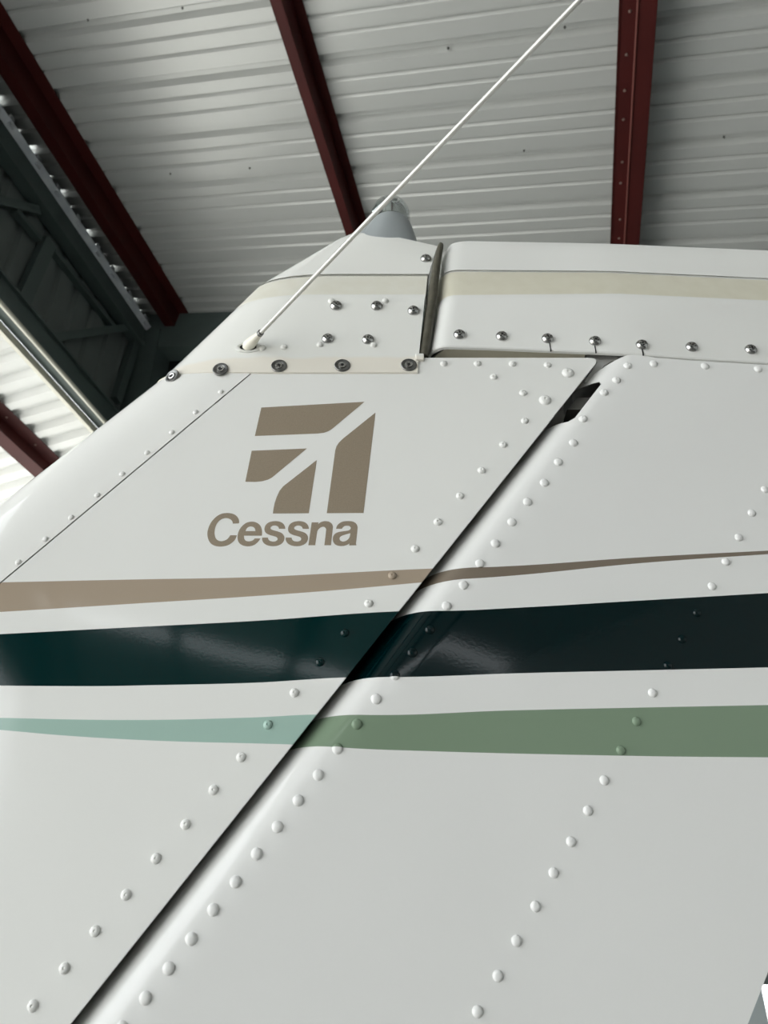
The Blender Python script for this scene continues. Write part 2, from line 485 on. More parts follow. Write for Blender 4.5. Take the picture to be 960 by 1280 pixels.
# studs and braces seen from below
def wbar(name, a, b, w, d=.045, uo=-.03):
    va, za = Pu(a[0], a[1], UW); vb, zb = Pu(b[0], b[1], UW)
    q = MB(); q.bar(uvz(UW + uo, va, za), uvz(UW + uo, vb, zb), d, w, up=uvz(0,1,0)); return q.build(name, M_DGREEN, wl)
wbar('stud', (66, 302), (30, 382), .09)
wbar('stud', (176, 420), (150, 500), .07)
wbar('brace', (-20, 243), (52, 262), .05)
wbar('brace', (24, 262), (54, 298), .03)
wbar('brace', (70, 421), (166, 408), .05)
wbar('brace', (74, 312), (150, 410), .03, uo=-.045)
for v in (-3.2, -1.6, 0.1):
    q = MB(); q.uvbox(UW-.06, UW-.01, v, v+.09, ZC+3.12, ZC+3.83); q.build('stud', M_DGREEN, wl)

# end wall behind the fin with a rafter and a narrow lit gap
wf = empty('wall_far', uvz(1.5, VE, 0)); struct(wf, 'dark end wall of the hangar behind the tail', 'wall')
va = None
dx = ray(956, 1250); kk = VE / (dx[0]*VA[0] + dx[1]*VA[1]); ug = (dx[0]*UA[0] + dx[1]*UA[1]) * kk; zg = ZC + ray(957, 1231)[2] * VE / (ray(957,1231)[0]*VA[0] + ray(957,1231)[1]*VA[1])
def roofbox(q, u0, u1, v0, v1, z0, drop):
    q.hexa([uvz(u0,v0,z0),uvz(u1,v0,z0),uvz(u1,v1,z0),uvz(u0,v1,z0)] + [uvz(a,b,roof_z(a)-drop) for a,b in ((u0,v0),(u1,v0),(u1,v1),(u0,v1))])
G0, G1 = ug - .012, ug + .06
q = MB(); roofbox(q, UW - .1, G0, VE, VE + .08, 0, .002); q.build('wall_section', M_DSHEET, wf)
q = MB(); roofbox(q, G0, G1, VE, VE + .08, zg, .002); q.build('wall_section', M_DSHEET, wf)
q = MB(); roofbox(q, G1, 5.6, VE, VE + .08, 0, .002); q.build('wall_section', M_DSHEET, wf)
q = MB(); roofbox(q, G0 - .22, G0, VE - .05, VE - .001, 0, 2.6); q.build('door_post', M_FRAME, wf)
q = MB(); roofbox(q, G1, G1 + .3, VE - .05, VE - .001, 0, 2.6); q.build('door_post', M_FRAME, wf)
q = MB(); q.hexa([uvz(a,v,roof_z(a)-d) for d in (.32,.002) for a,v in ((UW,3.64),(5.5,3.64),(5.5,3.80),(UW,3.80))]); q.build('rafter', M_DGREEN, wf)
q = MB(); q.uvbox(UW - .09, UW + .12, 3.62, 3.82, 0, ZC + 3.95); q.build('column', M_DGREEN, wf)
q = MB(); roofbox(q, 5.5, 5.6, -9.2, VE, 0, .002); struct(q.build('wall_right', M_ROOF), 'pale metal right hangar wall', 'wall')

q = MB(); roofbox(q, UW - .1, 5.6, -9.3, -9.2, 0, .002); struct(q.build('added_wall_near', M_DSHEET), 'added dark metal wall behind the viewer, out of view', 'wall')  # unseen wall added to darken reflections and make the light more one-sided

# ================================================================== the fin
fin = empty('tail_fin', (-.25, YC, ZC - .34))
tag(fin, 'white aircraft tail fin with bronze wing logo and three painted stripes', 'tail fin')
ZB0 = ZC - .34
LEA, LEB = P(0, 640, YC), P(192, 491, YC)
def le_x(z): return LEA[0] + (z - LEA[2]) * (LEB[0] - LEA[0]) / (LEB[2] - LEA[2])
SMA, SMB = P(0, 729, D), P(310, 470, D)
def seam_x(z): return SMA[0] + (z - SMA[2]) * (SMB[0] - SMA[0]) / (SMB[2] - SMA[2])
def le_y(x, z):
    a, b = le_x(z), seam_x(z); s = max(0, min(1, (x - a) / (b - a)))
    return D + T * (1 - (1 - (1 - s) ** 2.2) ** (1 / 2.2))
def Ple(px, py):
    y = D + .01
    for _ in range(25):
        p = P(px, py, y); y = .6 * y + .4 * le_y(p[0], p[2])
    return P(px, py, y)
ZTOP = P(640, 447, D)[2]
# main skin
cx, cz = P(746, 449, D)[0], ZTOP
poly = [(seam_x(ZB0) + .0004, ZB0), (gap_x(ZB0), ZB0)]
cr = .012
zc_ = ZTOP - cr
tdir = Vector((gap_x(1) - gap_x(0), 1)).normalized()
corner = Vector((gap_x(ZTOP), ZTOP))
p0 = corner - tdir * cr; p1 = corner - Vector((1, 0)) * cr
for i in range(7):
    t = i / 6; poly.append(tuple((1-t)**2 * p0 + 2*t*(1-t) * corner + t*t * p1))
poly.append((seam_x(ZTOP) + .0004, ZTOP))
q = MB(); n = len(poly)
for ya, yb in ((D, D + .0014), (D + 2*T - .0014, D + 2*T)):
    q.add([(x, ya, z) for x, z in poly] + [(x, yb, z) for x, z in poly],
          [tuple(range(n)), tuple(range(2*n-1, n-1, -1))] + [(i, (i+1) % n, n + (i+1) % n, n + i) for i in range(n)])
skin = q.build('skin', M_FIN, fin); bevel(skin, .0004, 2)
q = MB(); zt_ = ZTOP - .004                     # aft spar and top rib of the fin
q.hexa([(gap_x(z) + c, y, z) for z in (ZB0, zt_) for c, y in ((-.034, D+.0014), (-.030, D+.0014), (-.030, D+2*T-.0014), (-.034, D+2*T-.0014))])
q.build('aft_spar', M_INNER, fin)
q = MB(); xa, xb = seam_x(ZTOP) + .004, gap_x(ZTOP) - .022
q.hexa([(x, y, z) for z in (ZTOP - .004, ZTOP - .002) for x, y in ((xa, D+.0014), (xb, D+.0014), (xb, D+2*T-.0014), (xa, D+2*T-.0014))])
q.build('top_rib', M_FIN, fin)
# leading edge skin, wrapped round
rows = 14; cols = 15; vs = []; fs = []
ss = [((i / (cols - 1)) ** 1.8) for i in range(cols)]
for j in range(rows):
    z = ZB0 + (ZTOP - .002 - ZB0) * j / (rows - 1)
    a, b = le_x(z), seam_x(z) - .0003
    for s in reversed(ss):
        x = a + (b - a) * s; vs.append((x, le_y(x, z) - (.0004 if s > .9 else 0), z))
    for s in ss[1:]:
        x = a + (b - a) * s; vs.append((x, 2*YC - le_y(x, z), z))
w = 2 * cols - 1
for j in range(rows - 1):
    for i in range(w - 1): fs.append((j*w+i, j*w+i+1, (j+1)*w+i+1, (j+1)*w+i))
fs.append(tuple(range(w))); fs.append(tuple((rows-1)*w + i for i in range(w)))
les = link('leading_edge_skin', autosmooth(fixnormals(mesh('leading_edge_skin', vs, fs, [M_FIN])), 40), fin)

# rivets
def rivet_mesh(name, r, h, dimple, material, n=16):
    q = MB(); pr = [(r*1.08, -.0004), (r*1.02, .0001), (r*.93, h*.42), (r*.75, h*.74), (r*.5, h*.94)]
    pr += [(r*.27, h), (r*.2, h*.80), (r*.1, h*.72), (0, h*.75)] if dimple else [(r*.25, h*1.0), (0, h*1.02)]
    q.lathe(pr, n, Matrix.Rotation(math.pi/2, 4, 'X')); return q.mesh(name, [material], 50)
def aim(o, nrm):
    o.rotation_euler = Vector((0,-1,0)).rotation_difference(Vector(nrm)).to_euler()
RV_F = rivet_mesh('rivet_blind', .0034, .0021, True, M_FIN)
RV_FB = rivet_mesh('rivet_blind_large', .0055, .0028, True, M_FIN)
RV_LE = rivet_mesh('rivet_small', .0026, .0017, False, M_FIN)
RV_R = rivet_mesh('rivet_domed', .0038, .0020, False, M_RUD)
RV_RB = rivet_mesh('rivet_blind_rudder', .0038, .0022, True, M_RUD)
RV_RM = rivet_mesh('rivet_domed_mid', .0034, .0020, False, M_RUD)
RV_C = rivet_mesh('rivet_fairing', .0034, .0024, False, M_CAP)
def put(name, me, p, parent, nrm=(0,-1,0), spin=0):
    o = link(name, me); o.location = p; aim(o, nrm)
    if spin:
        o.rotation_euler = (Vector((0,-1,0)).rotation_difference(Vector(nrm)) @ Matrix.Rotation(spin, 3, 'Y').to_quaternion()).to_euler()
    setparent(o, parent); return o
for x, y in [(656,526),(629,556),(602,588),(575,620),(547.5,652.5),(519,686),(490.5,719.5),(461,754.3),(431,791),(400,827.7),(368,866),
             (335,906),(301.5,946.5),(267,987.5),(232,1030.5),(195,1073),(157.5,1118.5),(119,1164),(80.5,1210.5),(41,1257.5),(-1,1306),(-46,1358),
             (554.7,454.5),(597,454.5),(640.5,454.8),(684.5,456.3),(617,471.4),(653.9,491.3)]:
    put('rivet', RV_F, P(x, y, D), fin)
for x, y in [(710,466.2),(681.3,500.3)]: put('rivet', RV_FB, P(x, y, D), fin)
for x, y in [(276.3,490),(244.7,515.3),(215,540.7),(184,566),(153,592.7),(121.7,619),(89,647),(57,674),(23,703),(-12,733)]:
    p = Ple(x, y); e = 1e-4
    ny = Vector((-(le_y(p[0]+e,p[2])-le_y(p[0]-e,p[2]))/(2*e), 1, -(le_y(p[0],p[2]+e)-le_y(p[0],p[2]-e))/(2*e)))
    put('rivet', RV_LE, p, fin, -ny.normalized())

# ------------------------------------------------------------------ fin tip fairing
def lerp(a, b, t): return a + (b - a) * t
def loft(levels, nx, c1, back=True):
    """levels: (xl, zl, xr, zr, inset, zfun or None); closed skin of a tip fairing, rounded at its front"""
    vs = []; fs = []; fr = []
    for xl, zl, xr, zr, inset, c1_ in levels:
        row = []
        for i in range(nx):
            t = (i / (nx - 1)); s = t ** 2.2
            x = lerp(xl, xr, s); z = zl(x) if callable(zl) else lerp(zl, zr, s)
            c = min(1, max(0, (x - xl) / c1_))
            yf = rear(x, z) if rear else D
            wid = max(0.0, YC - (yf + inset)) * (1 - (1 - c) ** 2.2) ** (1 / 2.2)
            row.append((x, wid, z))
        fr.append(row)
    k = 2 * nx - 1
    for row in fr:
        vs += [(x, YC - w_, z) for x, w_, z in reversed(row)]
        vs += [(x, YC + w_, z) for x, w_, z in row[1:]]
    for j in range(len(fr) - 1):
        for i in range(k - 1): fs.append((j*k+i, j*k+i+1, (j+1)*k+i+1, (j+1)*k+i))
        fs.append((j*k+k-1, j*k, (j+1)*k, (j+1)*k+k-1))
    fs.append(tuple((len(fr)-1)*k + i for i in range(k)))
    return vs, fs, k
rear = None
def lv(lx, ly, rx, ry, inset, c1):
    a = P(lx, ly, YC); b = P(rx, ry, D + inset); return (a[0], a[2], b[0], b[2], inset, c1)
ZCB = [P(310,467,D), P(525,466,D)]
leb = P(199, 487, YC); zlow = P(400, 467.5, D)[2]
def zbot(x):
    t = min(1, max(0, (x - leb[0]) / .11)); return lerp(leb[2], zlow, 1 - (1 - t) ** 2)
b_ = P(522, 466, D)
CW = seam_x(leb[2]) - le_x(leb[2])
levels = [(leb[0]-.0008, zbot, b_[0], b_[2], .0004, CW), (leb[0]-.0022, lambda x: zbot(x) + .0007, b_[0], b_[2], -.0016, CW)]
levels += [lv(221, 464, 523, 450, -.0016, CW), lv(306, 384, 530.5, 378, -.0012, CW), lv(310.5, 378, 531, 373, -.0004, .10), lv(316, 369.5, 532, 368, .0012, .09),
           lv(329, 357.5, 534, 349, .0095, .085), lv(336, 354, 534.5, 345.2, .0108, .085), lv(337, 353.7, 534.5, 344.4, .0150, .085), lv(338, 353.2, 535.5, 343.4, .0150, .085), lv(341, 351.5, 536, 342.4, .0118, .085),
           lv(372, 333, 541, 325, .0160, .08), lv(420, 303.5, 545, 312.0, .0190, .075)]
t1 = lv(436, 295.5, 547, 307.5, .0220, .07); levels.append(t1)
levels += [(t1[0]+.004, t1[1]+.0035, t1[2], t1[3]+.003, .0265, .07), (t1[0]+.008, t1[1]+.0055, t1[2], t1[3]+.0045, .031, .07), (t1[0]+.012, t1[1]+.006, t1[2], t1[3]+.005, .0358, .07)]
LEP = [(P(x, y, YC)[2], P(x, y, YC)[0]) for x, y in ((199,487),(306,384),(313,374),(322,364.5),(331,358),(345,349.5),(436,295.5))]
def le_cap(z):
    for (za, xa), (zb_, xb) in zip(LEP, LEP[1:]):
        if z <= zb_: break
    return xa + (xb - xa) * (z - za) / (zb_ - za)
for i in range(2, 12):
    l = levels[i]; levels[i] = (le_cap(l[3]), l[3], l[2], l[3], l[4], l[5])
vs, fs, k = loft(levels, 22, None)
def band_slots(me, levels, k, lo, hi):
    for i, p in enumerate(me.polygons):
        r = min(v // k for v in p.vertices)
        if lo <= r < hi and len(p.vertices) == 4: p.material_index = 1
    return me
cap_me = mesh('tip_fairing', vs, fs, [M_CAP, M_BANDF]); band_slots(cap_me, levels, k, 5, 7)
cap_me = autosmooth(fixnormals(cap_me), 22)
tipf = link('tip_fairing', cap_me, fin)
tipf['label'] = 'white moulded fairing with beige sealed foot and screws'
# rubber edge strip along the slot
pts = [Vector(P(x, y, D + o_)) for x, y, o_ in ((529,447,.004),(532,428,.004),(537,395,.004),(541,370,.005),(544,345,.010),(547,325,.014),(550.5,309,.016),(551,306.5,.021))]
q = MB(); q.tube(pts, [.0052]*4 + [.0046, .004, .0034, .003], 10)
seal = q.build('edge_seal', M_SEAL, tipf, 50)
q = MB(); a = P(519,444,D); c = P(530,452,D); q.hexa([(a[0],D-.003,c[2]),(c[0],D-.003,c[2]),(c[0],D+.006,c[2]),(a[0],D+.006,c[2]),(a[0],D-.003,a[2]),(c[0],D-.003,a[2]),(c[0],D+.006,a[2]),(a[0],D+.006,a[2])])
bevel(q.build('seal_foot', M_CAP, tipf), .001)

# screws
def screw_mesh(r, h, name):
    q = MB(); M = Matrix.Rotation(math.pi/2, 4, 'X')
    q.lathe([(r*.98,-.0006),(r,.0004),(r*.95,h*.35),(r*.8,h*.68),(r*.55,h*.92),(r*.3,h*1.0),(0,h*1.02)], 20, M, 0)
    for a in (0, math.pi/2):
        R = M @ Matrix.Rotation(a + .5, 4, 'Z')
        L_, W_ = r*.52, r*.11
        q.hexa([R @ Vector(c) for c in ((-L_,-W_,h*.5),(L_,-W_,h*.5),(L_,W_,h*.5),(-L_,W_,h*.5),(-L_,-W_,h*.99),(L_,-W_,h*.99),(L_,W_,h*.99),(-L_,W_,h*.99))], 1)
        L2 = r*.22
        q.hexa([R @ Vector(c) for c in ((-L2,-L2,h*.5),(L2,-L2,h*.5),(L2,L2,h*.5),(-L2,L2,h*.5),(-L2*.7,-L2*.7,h*1.045),(L2*.7,-L2*.7,h*1.045),(L2*.7,L2*.7,h*1.045),(-L2*.7,L2*.7,h*1.045))], 1)
    return q.mesh(name, [M_CHROME, M_RECESS], 40)
SCR = screw_mesh(.0060, .0040, 'pan_head_screw')
def washer_mesh():
    q = MB(); M = Matrix.Rotation(math.pi/2, 4, 'X')
    q.lathe([(.0074,-.0006),(.0074,.0003),(.0068,.0008),(.0046,.0007),(.0040,.0004),(.0034,.0003)], 24, M, 1)
    q.lathe([(.0039,.0002),(.0036,.0011),(.0026,.0013),(.0016,.0010),(.0013,.0004),(0,.0004)], 20, M, 0)
    q.lathe([(.0016,.0008),(.0012,.00115),(0,.00115)], 8, M, 2)
    return q.mesh('washer_screw', [M_CHROME, M_DARKSTEEL, M_RECESS], 40)
WSH = washer_mesh()
for x, y in [(532.3,323.6)]: put('screw', SCR, P(x, y, D+.0158), tipf, (0,-.98,.15), .4)
for i, (x, y) in enumerate([(516.8,388.7),(420,382.5),(471,382.8),(409.8,423.7),(460,424.8)]): put('screw', SCR, P(x, y, D-.0014), tipf, (0,-1,0), .3 + i*.9)
for x, y in [(414.2,376.2),(481.5,376.4),(400,431.2),(467,431.6),(355.3,434.2),(328,435)]: put('rivet', RV_C, P(x, y, D-.0012), tipf)
def capface(px, py):
    y = D
    for _ in range(25):
        p = P(px, py, y)
        c = min(1, max(0, (p[0] - le_x(p[2])) / CW)); y = .5*y + .5*(YC - (T + .0016) * (1 - (1 - c) ** 2.2) ** (1/2.2))
    return P(px, py, y), c
for i, (x, y) in enumerate([(348.8,457.8),(427.9,457.2),(511,456.6),(275.7,462),(215.5,470.5)]):
    p, c = capface(x, y)
    p2, _ = capface(x + 4, y); nn = Vector((-(p2[1]-p[1]), (p2[0]-p[0]), 0)).normalized() * -1
    put('screw', WSH, Vector(p) + nn * .0006, tipf, nn, i * .7)

# ------------------------------------------------------------------ beacon
beacon = link('beacon_light', None, fin) if False else empty('beacon_light', P(485, 290, YC))
setparent(beacon, fin)
bx, by, bz = P(484, 290, YC)
def ring_loft(rings, n=28):
    vs = []; fs = []
    for cx_, cz_, rx, ry in rings:
        for j in range(n):
            a = 2*math.pi*j/n; vs.append((cx_ + rx*math.cos(a), YC + ry*math.sin(a), cz_))
    for i in range(len(rings)-1):
        for j in range(n): fs.append((i*n+j, i*n+(j+1)%n, (i+1)*n+(j+1)%n, (i+1)*n+j))
    fs.append(tuple(range(n))); fs.append(tuple((len(rings)-1)*n + j for j in range(n)))
    return vs, fs
scale = YC / ray(480, 280)[1]
zt = lambda py: P(480, py, YC)[2]
xr = lambda px, py: P(px, py, YC)[0]
c1_ = xr(488, 281); cb = xr(484, 318)
rings = [(xr(483,314), zt(316), .0365, .0140), (xr(483,310), zt(310), .0360, .0148), (xr(484,303), zt(303), .0335, .0168), (xr(486,294), zt(294), .0290, .0205), (c1_, zt(288.5), .0250, .0240), (c1_, zt(286), .0238, .0238)]
vs, fs = ring_loft(rings, 36); link('collar', autosmooth(fixnormals(mesh('collar', vs, fs, [M_COLLAR])), 50), beacon)
rings = [(xr(477,322), zt(316), .0355, .0120), (xr(477,308), zt(308), .0350, .0120), (xr(477,300), zt(300), .0335, .0130), (xr(478,292), zt(292), .0300, .0140), (xr(480,286), zt(286), .0255, .0140), (xr(482,283), zt(283), .0200, .0120)]
vs, fs = ring_loft(rings, 36); link('base_flange', autosmooth(fixnormals(mesh('base_flange', vs, fs, [M_COLLAR])), 50), beacon)
zb = zt(286); q = MB(); MT = Matrix.Translation((c1_, YC, zb)); hc = .0220; rd = .0226
def dome(r, h0): return [(r, h0), (r, hc)] + [(r*math.cos(math.radians(t)), hc + r*math.sin(math.radians(t))) for t in (15, 30, 45, 60, 75, 90)]
q.lathe([(a_ if a_ > 1e-5 else 0, h) for a_, h in dome(rd, 0.0)], 28, MT, 0)
q.lathe([(a_ if a_ > 1e-5 else 0, h) for a_, h in dome(rd - .0013, .0003)], 28, MT, 0)
lens = q.build('lens', M_GLASS, beacon, 60); lens['label'] = 'clear dome lens'
q = MB()
q.lathe([(.0200,.0),(.0200,.0145),(.0185,.0150),(.0150,.0120),(.0150,.0)], 24, MT, 0)
q.lathe([(.006,.0),(.006,.016),(.0115,.020),(.0115,.023),(.005,.025),(.005,.029),(0,.030)], 16, Matrix.Translation((c1_ - .004, YC-.003, zb)), 0)
for a in range(6):
    an = a * math.pi/3 + .3
    q.tube([(c1_ + .0175*math.cos(an), YC + .0175*math.sin(an), zb+.014), (c1_ + .0165*math.cos(an), YC + .0165*math.sin(an), zb+.022), (c1_ + .006*math.cos(an), YC + .006*math.sin(an), zb+.024)], .0020, 8)
q.tube([(c1_-.019, YC-.004, zb+.017), (c1_-.004, YC-.0190, zb+.0185), (c1_+.012, YC-.0150, zb+.017), (c1_+.019, YC-.004, zb+.016)], .0030, 10)
q.lathe([(.0045,-.003),(.0045,.003),(.002,.003),(.002,-.003)], 12, Matrix.Translation((c1_+.006, YC-.0170, zb+.0185)) @ Matrix.Rotation(math.pi/2, 4, 'X'), 0)
q.v = [v + Vector((0, 0, .006)) for v in q.v]
q.build('lamp', M_LAMP, beacon, 50)

# ------------------------------------------------------------------ antenna whisker, level and swept back
ant = empty('antenna', P(312, 432, D)); setparent(ant, fin)
A0 = Vector(P(310, 432.5, D - .002)); hz = A0.z
rr = ray(318, 425); A1 = None
def level_pt(px, py, z):
    r = ray(px, py); k = (z - ZC) / r[2]; return Vector((r[0]*k, r[1]*k, z))
Atop = level_pt(728, -4, hz + .002)
dirv = (Atop - A0).normalized()
tipx = A0 + dirv * .62
def at_px(px):       # point of the rod seen at a photo column
    best = None
    for i in range(2000):
        p = A0 + dirv * (.5 * i / 2000); 
        b = CP*(p.z-ZC) - SP*p.y; c = SP*(p.z-ZC) + CP*p.y
        xx = 480 + FPX * p.x / c
        if xx >= px: return p
    return p
F0 = A0 - dirv * .004; F1 = at_px(324)
L_ = (F1 - F0).length
q = MB(); q.tube([F0 + dirv*L_*t for t in (0, .12, .35, .62, .85, 1.0)], [.0038, .0052, .0054, .0046, .0034, .0030], 14); q.build('ferrule', M_FERRULE, ant, 50)
q = MB(); q.tube([F1 - dirv*.001, F1 + dirv*.0035], .0030, 12); q.build('collar_ring', M_DARKSTEEL, ant, 50)
q = MB(); q.tube([F1, tipx], [.0021, .0016], 12); q.tube([tipx - dirv*.001, tipx + dirv*.004], [.0028, .0022], 10); q.build('rod', M_ROD, ant, 50)
q = MB(); gp = Vector(P(310, 434, D - .0014))
q.lathe([(.0105,-.001),(.0105,.0003),(.0085,.0012),(.0065,.0004),(.006,-.001)], 20, Matrix.Translation(gp) @ Matrix.Diagonal((1.25,1,.62,1)) @ Matrix.Rotation(math.pi/2, 4, 'X'), 0)
q.lathe([(.0066,-.001),(.0066,.0002),(0,.0002)], 16, Matrix.Translation(gp) @ Matrix.Diagonal((1.3,1,.62,1)) @ Matrix.Rotation(math.pi/2, 4, 'X'), 1)
q.build('grommet', [M_CAP, M_RECESS], ant, 50)

# ------------------------------------------------------------------ logo and lettering, printed on the skin
def smooth_poly(pts, sub=5, ang=42):
    n = len(pts); out = []
    V_ = [Vector(p) for p in pts]
    corner = []
    for i in range(n):
        a = V_[i] - V_[i-1]; b = V_[(i+1) % n] - V_[i]
        corner.append(abs(a.angle_signed(b, 0)) > math.radians(ang))
    for i in range(n):
        p1, p2 = V_[i], V_[(i+1) % n]
        p0 = V_[i-1] if not corner[i] else p1 - (p2 - p1)
        p3 = V_[(i+2) % n] if not corner[(i+1) % n] else p2 + (p2 - p1)
        if corner[i] and corner[(i+1) % n] : out.append(p1); continue
        for s in range(sub):
            t = s / sub
            out.append(.5 * ((2*p1) + (p2-p0)*t + (2*p0-5*p1+4*p2-p3)*t*t + (3*p1-p0-3*p2+p3)*t**3))
    return out
def decal(name, loops, smooth=True):
    rings = [smooth_poly(l) if smooth else [Vector(p) for p in l] for l in loops]
    r3 = [[Vector((p.x, p.y, 0)) for p in r] for r in rings]
    tris = tessellate_polygon(r3)
    flat = [p for r in rings for p in r]
    vs = [P(p.x, p.y, D - .00012) for p in flat]
    me = mesh(name, vs, [tuple(t) for t in tris], [M_LOGO])
    bm = bmesh.new(); bm.from_mesh(me); bmesh.ops.recalc_face_normals(bm, faces=bm.faces[:])
    for f in bm.faces:
        if f.normal.y > 0: f.normal_flip()
    bm.to_mesh(me); bm.free()
    return link(name, me, fin)
decal('logo_panel', [[(326.6,509.4),(455.6,502.2),(415,536.2),(410.6,539),(405,540.9),(397.5,541.9),(318.5,545)]], False)
decal('logo_panel', [[(314.6,563.4),(383.5,560.6),(340,596.9),(335,599.6),(327.5,601.6),(318.8,602.4),(306.6,602.2)]], False)
decal('logo_panel', [[(396,575),(385.9,641.6),(341,641.9),(341.8,636),(343.2,629),(345.8,621.2),(349.4,613.4),(353.8,608)]], False)
decal('logo_panel', [[(469.4,515.6),(454.4,641.2),(408.4,641.5),(419,563.1),(420.6,557.6),(423.8,553),(428,548.8)]], False)
z1 = lambda pts, ox=250: [(ox + x/9.6, 630 + y/9.6) for x, y in pts]
Cc = [(468,232),(470,205),(460,175),(440,145),(405,122),(360,110),(315,108),(265,115),(215,138),(170,175),(130,225),(102,285),(88,345),(92,400),(112,450),(145,485),(190,505),(245,511),(300,505),(350,488),(395,455),(425,420),(443,375),(362,375),(345,402),(320,426),(285,441),(250,446),(215,436),(190,412),(177,375),(174,335),(182,285),(200,240),(230,203),(265,180),(305,170),(345,175),(375,193),(390,215),(393,235)]
Ee = [(742,380),(745,345),(742,305),(728,268),(705,240),(670,220),(630,212),(585,216),(545,232),(508,262),(478,300),(458,345),(450,395),(456,440),(478,475),(515,498),(565,508),(610,504),(655,488),(695,455),(727,413),(655,413),(640,432),(610,445),(580,448),(550,440),(532,418),(527,380)]
Eh = [(545,325),(665,325),(660,300),(645,280),(615,270),(585,275),(562,293)]
Ss = [(347,298),(340,265),(320,235),(285,214),(235,205),(185,210),(140,226),(110,255),(97,290),(100,325),(120,352),(160,372),(205,385),(240,397),(255,415),(250,435),(225,448),(195,450),(165,443),(145,425),(138,403),(68,403),(70,435),(90,470),(130,495),(185,506),(240,503),(290,485),(322,455),(336,415),(330,380),(305,350),(265,332),(215,318),(180,305),(168,290),(175,272),(200,260),(235,260),(262,275),(272,298)]
Nn = [(340,495),(380,220),(462,220),(458,243),(475,228),(505,212),(545,205),(590,213),(622,238),(635,270),(632,310),(612,495),(532,495),(552,320),(548,290),(530,275),(505,275),(475,290),(452,318),(443,350),(422,495)]
Aa = [(918,495),(830,497),(833,472),(805,490),(760,503),(710,503),(665,487),(640,455),(634,415),(645,375),(675,347),(720,333),(775,325),(820,318),(845,303),(850,285),(835,265),(805,260),(775,265),(755,280),(743,298),(672,298),(685,260),(715,230),(760,210),(815,205),(870,210),(910,232),(928,265),(930,300),(915,440),(911,475)]
Ah = [(845,350),(800,362),(750,378),(722,395),(714,415),(722,438),(750,450),(785,445),(815,425),(835,395)]
decal('letter', [z1(Cc)]); decal('letter', [z1(Ee), z1(Eh)]); decal('letter', [z1(Ss, 320.5)]); decal('letter', [z1(Ss, 350)])
decal('letter', [z1(Nn, 350)]); decal('letter', [z1(Aa, 350), z1(Ah, 350)])

# ================================================================== the rudder
rud = empty('rudder', (.05, YC, ZB0))
tag(rud, 'white riveted rudder with rounded nose and screwed tip cap, right of the fin', 'rudder')
TEA, TEB = P(934, 1280, D + .03), P(960, 1213, D + .03)
def te_x(z): return TEA[0] + (z - TEA[2]) * (TEB[0] - TEA[0]) / (TEB[2] - TEA[2])
def cap_low(x):          # lower edge of the rudder cap
    pts = CAPLOW
    for (a, za), (b, zb_) in zip(pts, pts[1:]):
        if x <= b: return lerp(za, zb_, (x - a) / (b - a))
    (a, za), (b, zb_) = pts[-2:]
    return lerp(za, zb_, (x - a) / (b - a))
def Pcap(px, py, inset=0):
    y = D
    for _ in range(12):
        p = P(px, py, y); y = D + inset + KR * max(0, p[0] - gap_x(ZTOP) - LN)
    return P(px, py, y)
CAPLOW = [(lambda p: (p[0], p[2]))(Pcap(x, y)) for x, y in ((533,434.3),(620,437),(720,441.3),(840,448.3),(960,455.5))]
CN = .0195               # depth of the hinge cut-out in the nose
zn1 = P(742, 479, D + .004)[2]; zn0 = P(700, 528.5, D + .004)[2]
cs = [NS + (LN-NS) * (1 - math.cos(math.pi/2 * i/10)) for i in range(11)]
cs = sorted([c for c in cs if abs(c - CN) > .0036] + [CN - .0035, CN]); ic = cs.index(CN)
ts = [.06, .15, .3, .5, .75, 1.0]
zs = [ZB0, ZC - .1, ZC + .05, ZC + .15, ZC + .25, ZC + .34, zn0, zn0 + .0035, zn1 - .0035, zn1, None]
def rud_row(z, top=False):
    r = []
    for c in cs:
        zz = z
        if top: zz = CAPLOW[2][1] - .0008 - .019 * max(0, 1 - max(0, c - .002) / .026) ** 1.6
        x = gap_x(zz) + c; r.append((x, rud_y(x, zz), zz))
    zz = z if not top else CAPLOW[3][1] - .0008
    xs = gap_x(zz) + LN; xe = te_x(zz)
    for t in ts:
        x = lerp(xs, xe, t); z3 = zz if not top else cap_low(x) - .0008
        x = lerp(gap_x(z3) + LN, te_x(z3), t)
        r.append((x, rud_y(x, z3), z3))
    return r
grid = [rud_row(z if z is not None else 0, z is None) for z in zs]
nc = len(grid[0]); nr = len(grid)
vs = [p for r in grid for p in r] + [(p[0], 2*YC - p[1], p[2]) for r in grid for p in r]
fs = []; off = nr * nc
i0, i1 = zs.index(zn0), zs.index(zn1)
for j in range(nr - 1):
    for i in range(nc - 1):
        if i0 <= j < i1:
            if i < ic - 1: continue
            if i < ic and (j == i0 or j == i1 - 1):       # rounded corners of the cut-out
                a, b, c, d_ = j*nc+i, j*nc+i+1, (j+1)*nc+i+1, (j+1)*nc+i
                f = (a, b, c) if j == i0 else (b, c, d_)
                fs.append(f); fs.append(tuple(off + q_ for q_ in reversed(f))); continue
            if i < ic: continue
        f = (j*nc+i, j*nc+i+1, (j+1)*nc+i+1, (j+1)*nc+i)
        fs.append(f); fs.append(tuple(off + q_ for q_ in reversed(f)))
for j in range(nr - 1): fs.append((j*nc+nc-1, off+j*nc+nc-1, off+(j+1)*nc+nc-1, (j+1)*nc+nc-1))
for i in range(nc - 1): fs.append((i, off+i, off+i+1, i+1)); fs.append(((nr-1)*nc+i, (nr-1)*nc+i+1, off+(nr-1)*nc+i+1, off+(nr-1)*nc+i))
me = mesh('rudder_skin', vs, fs, [M_RUD])
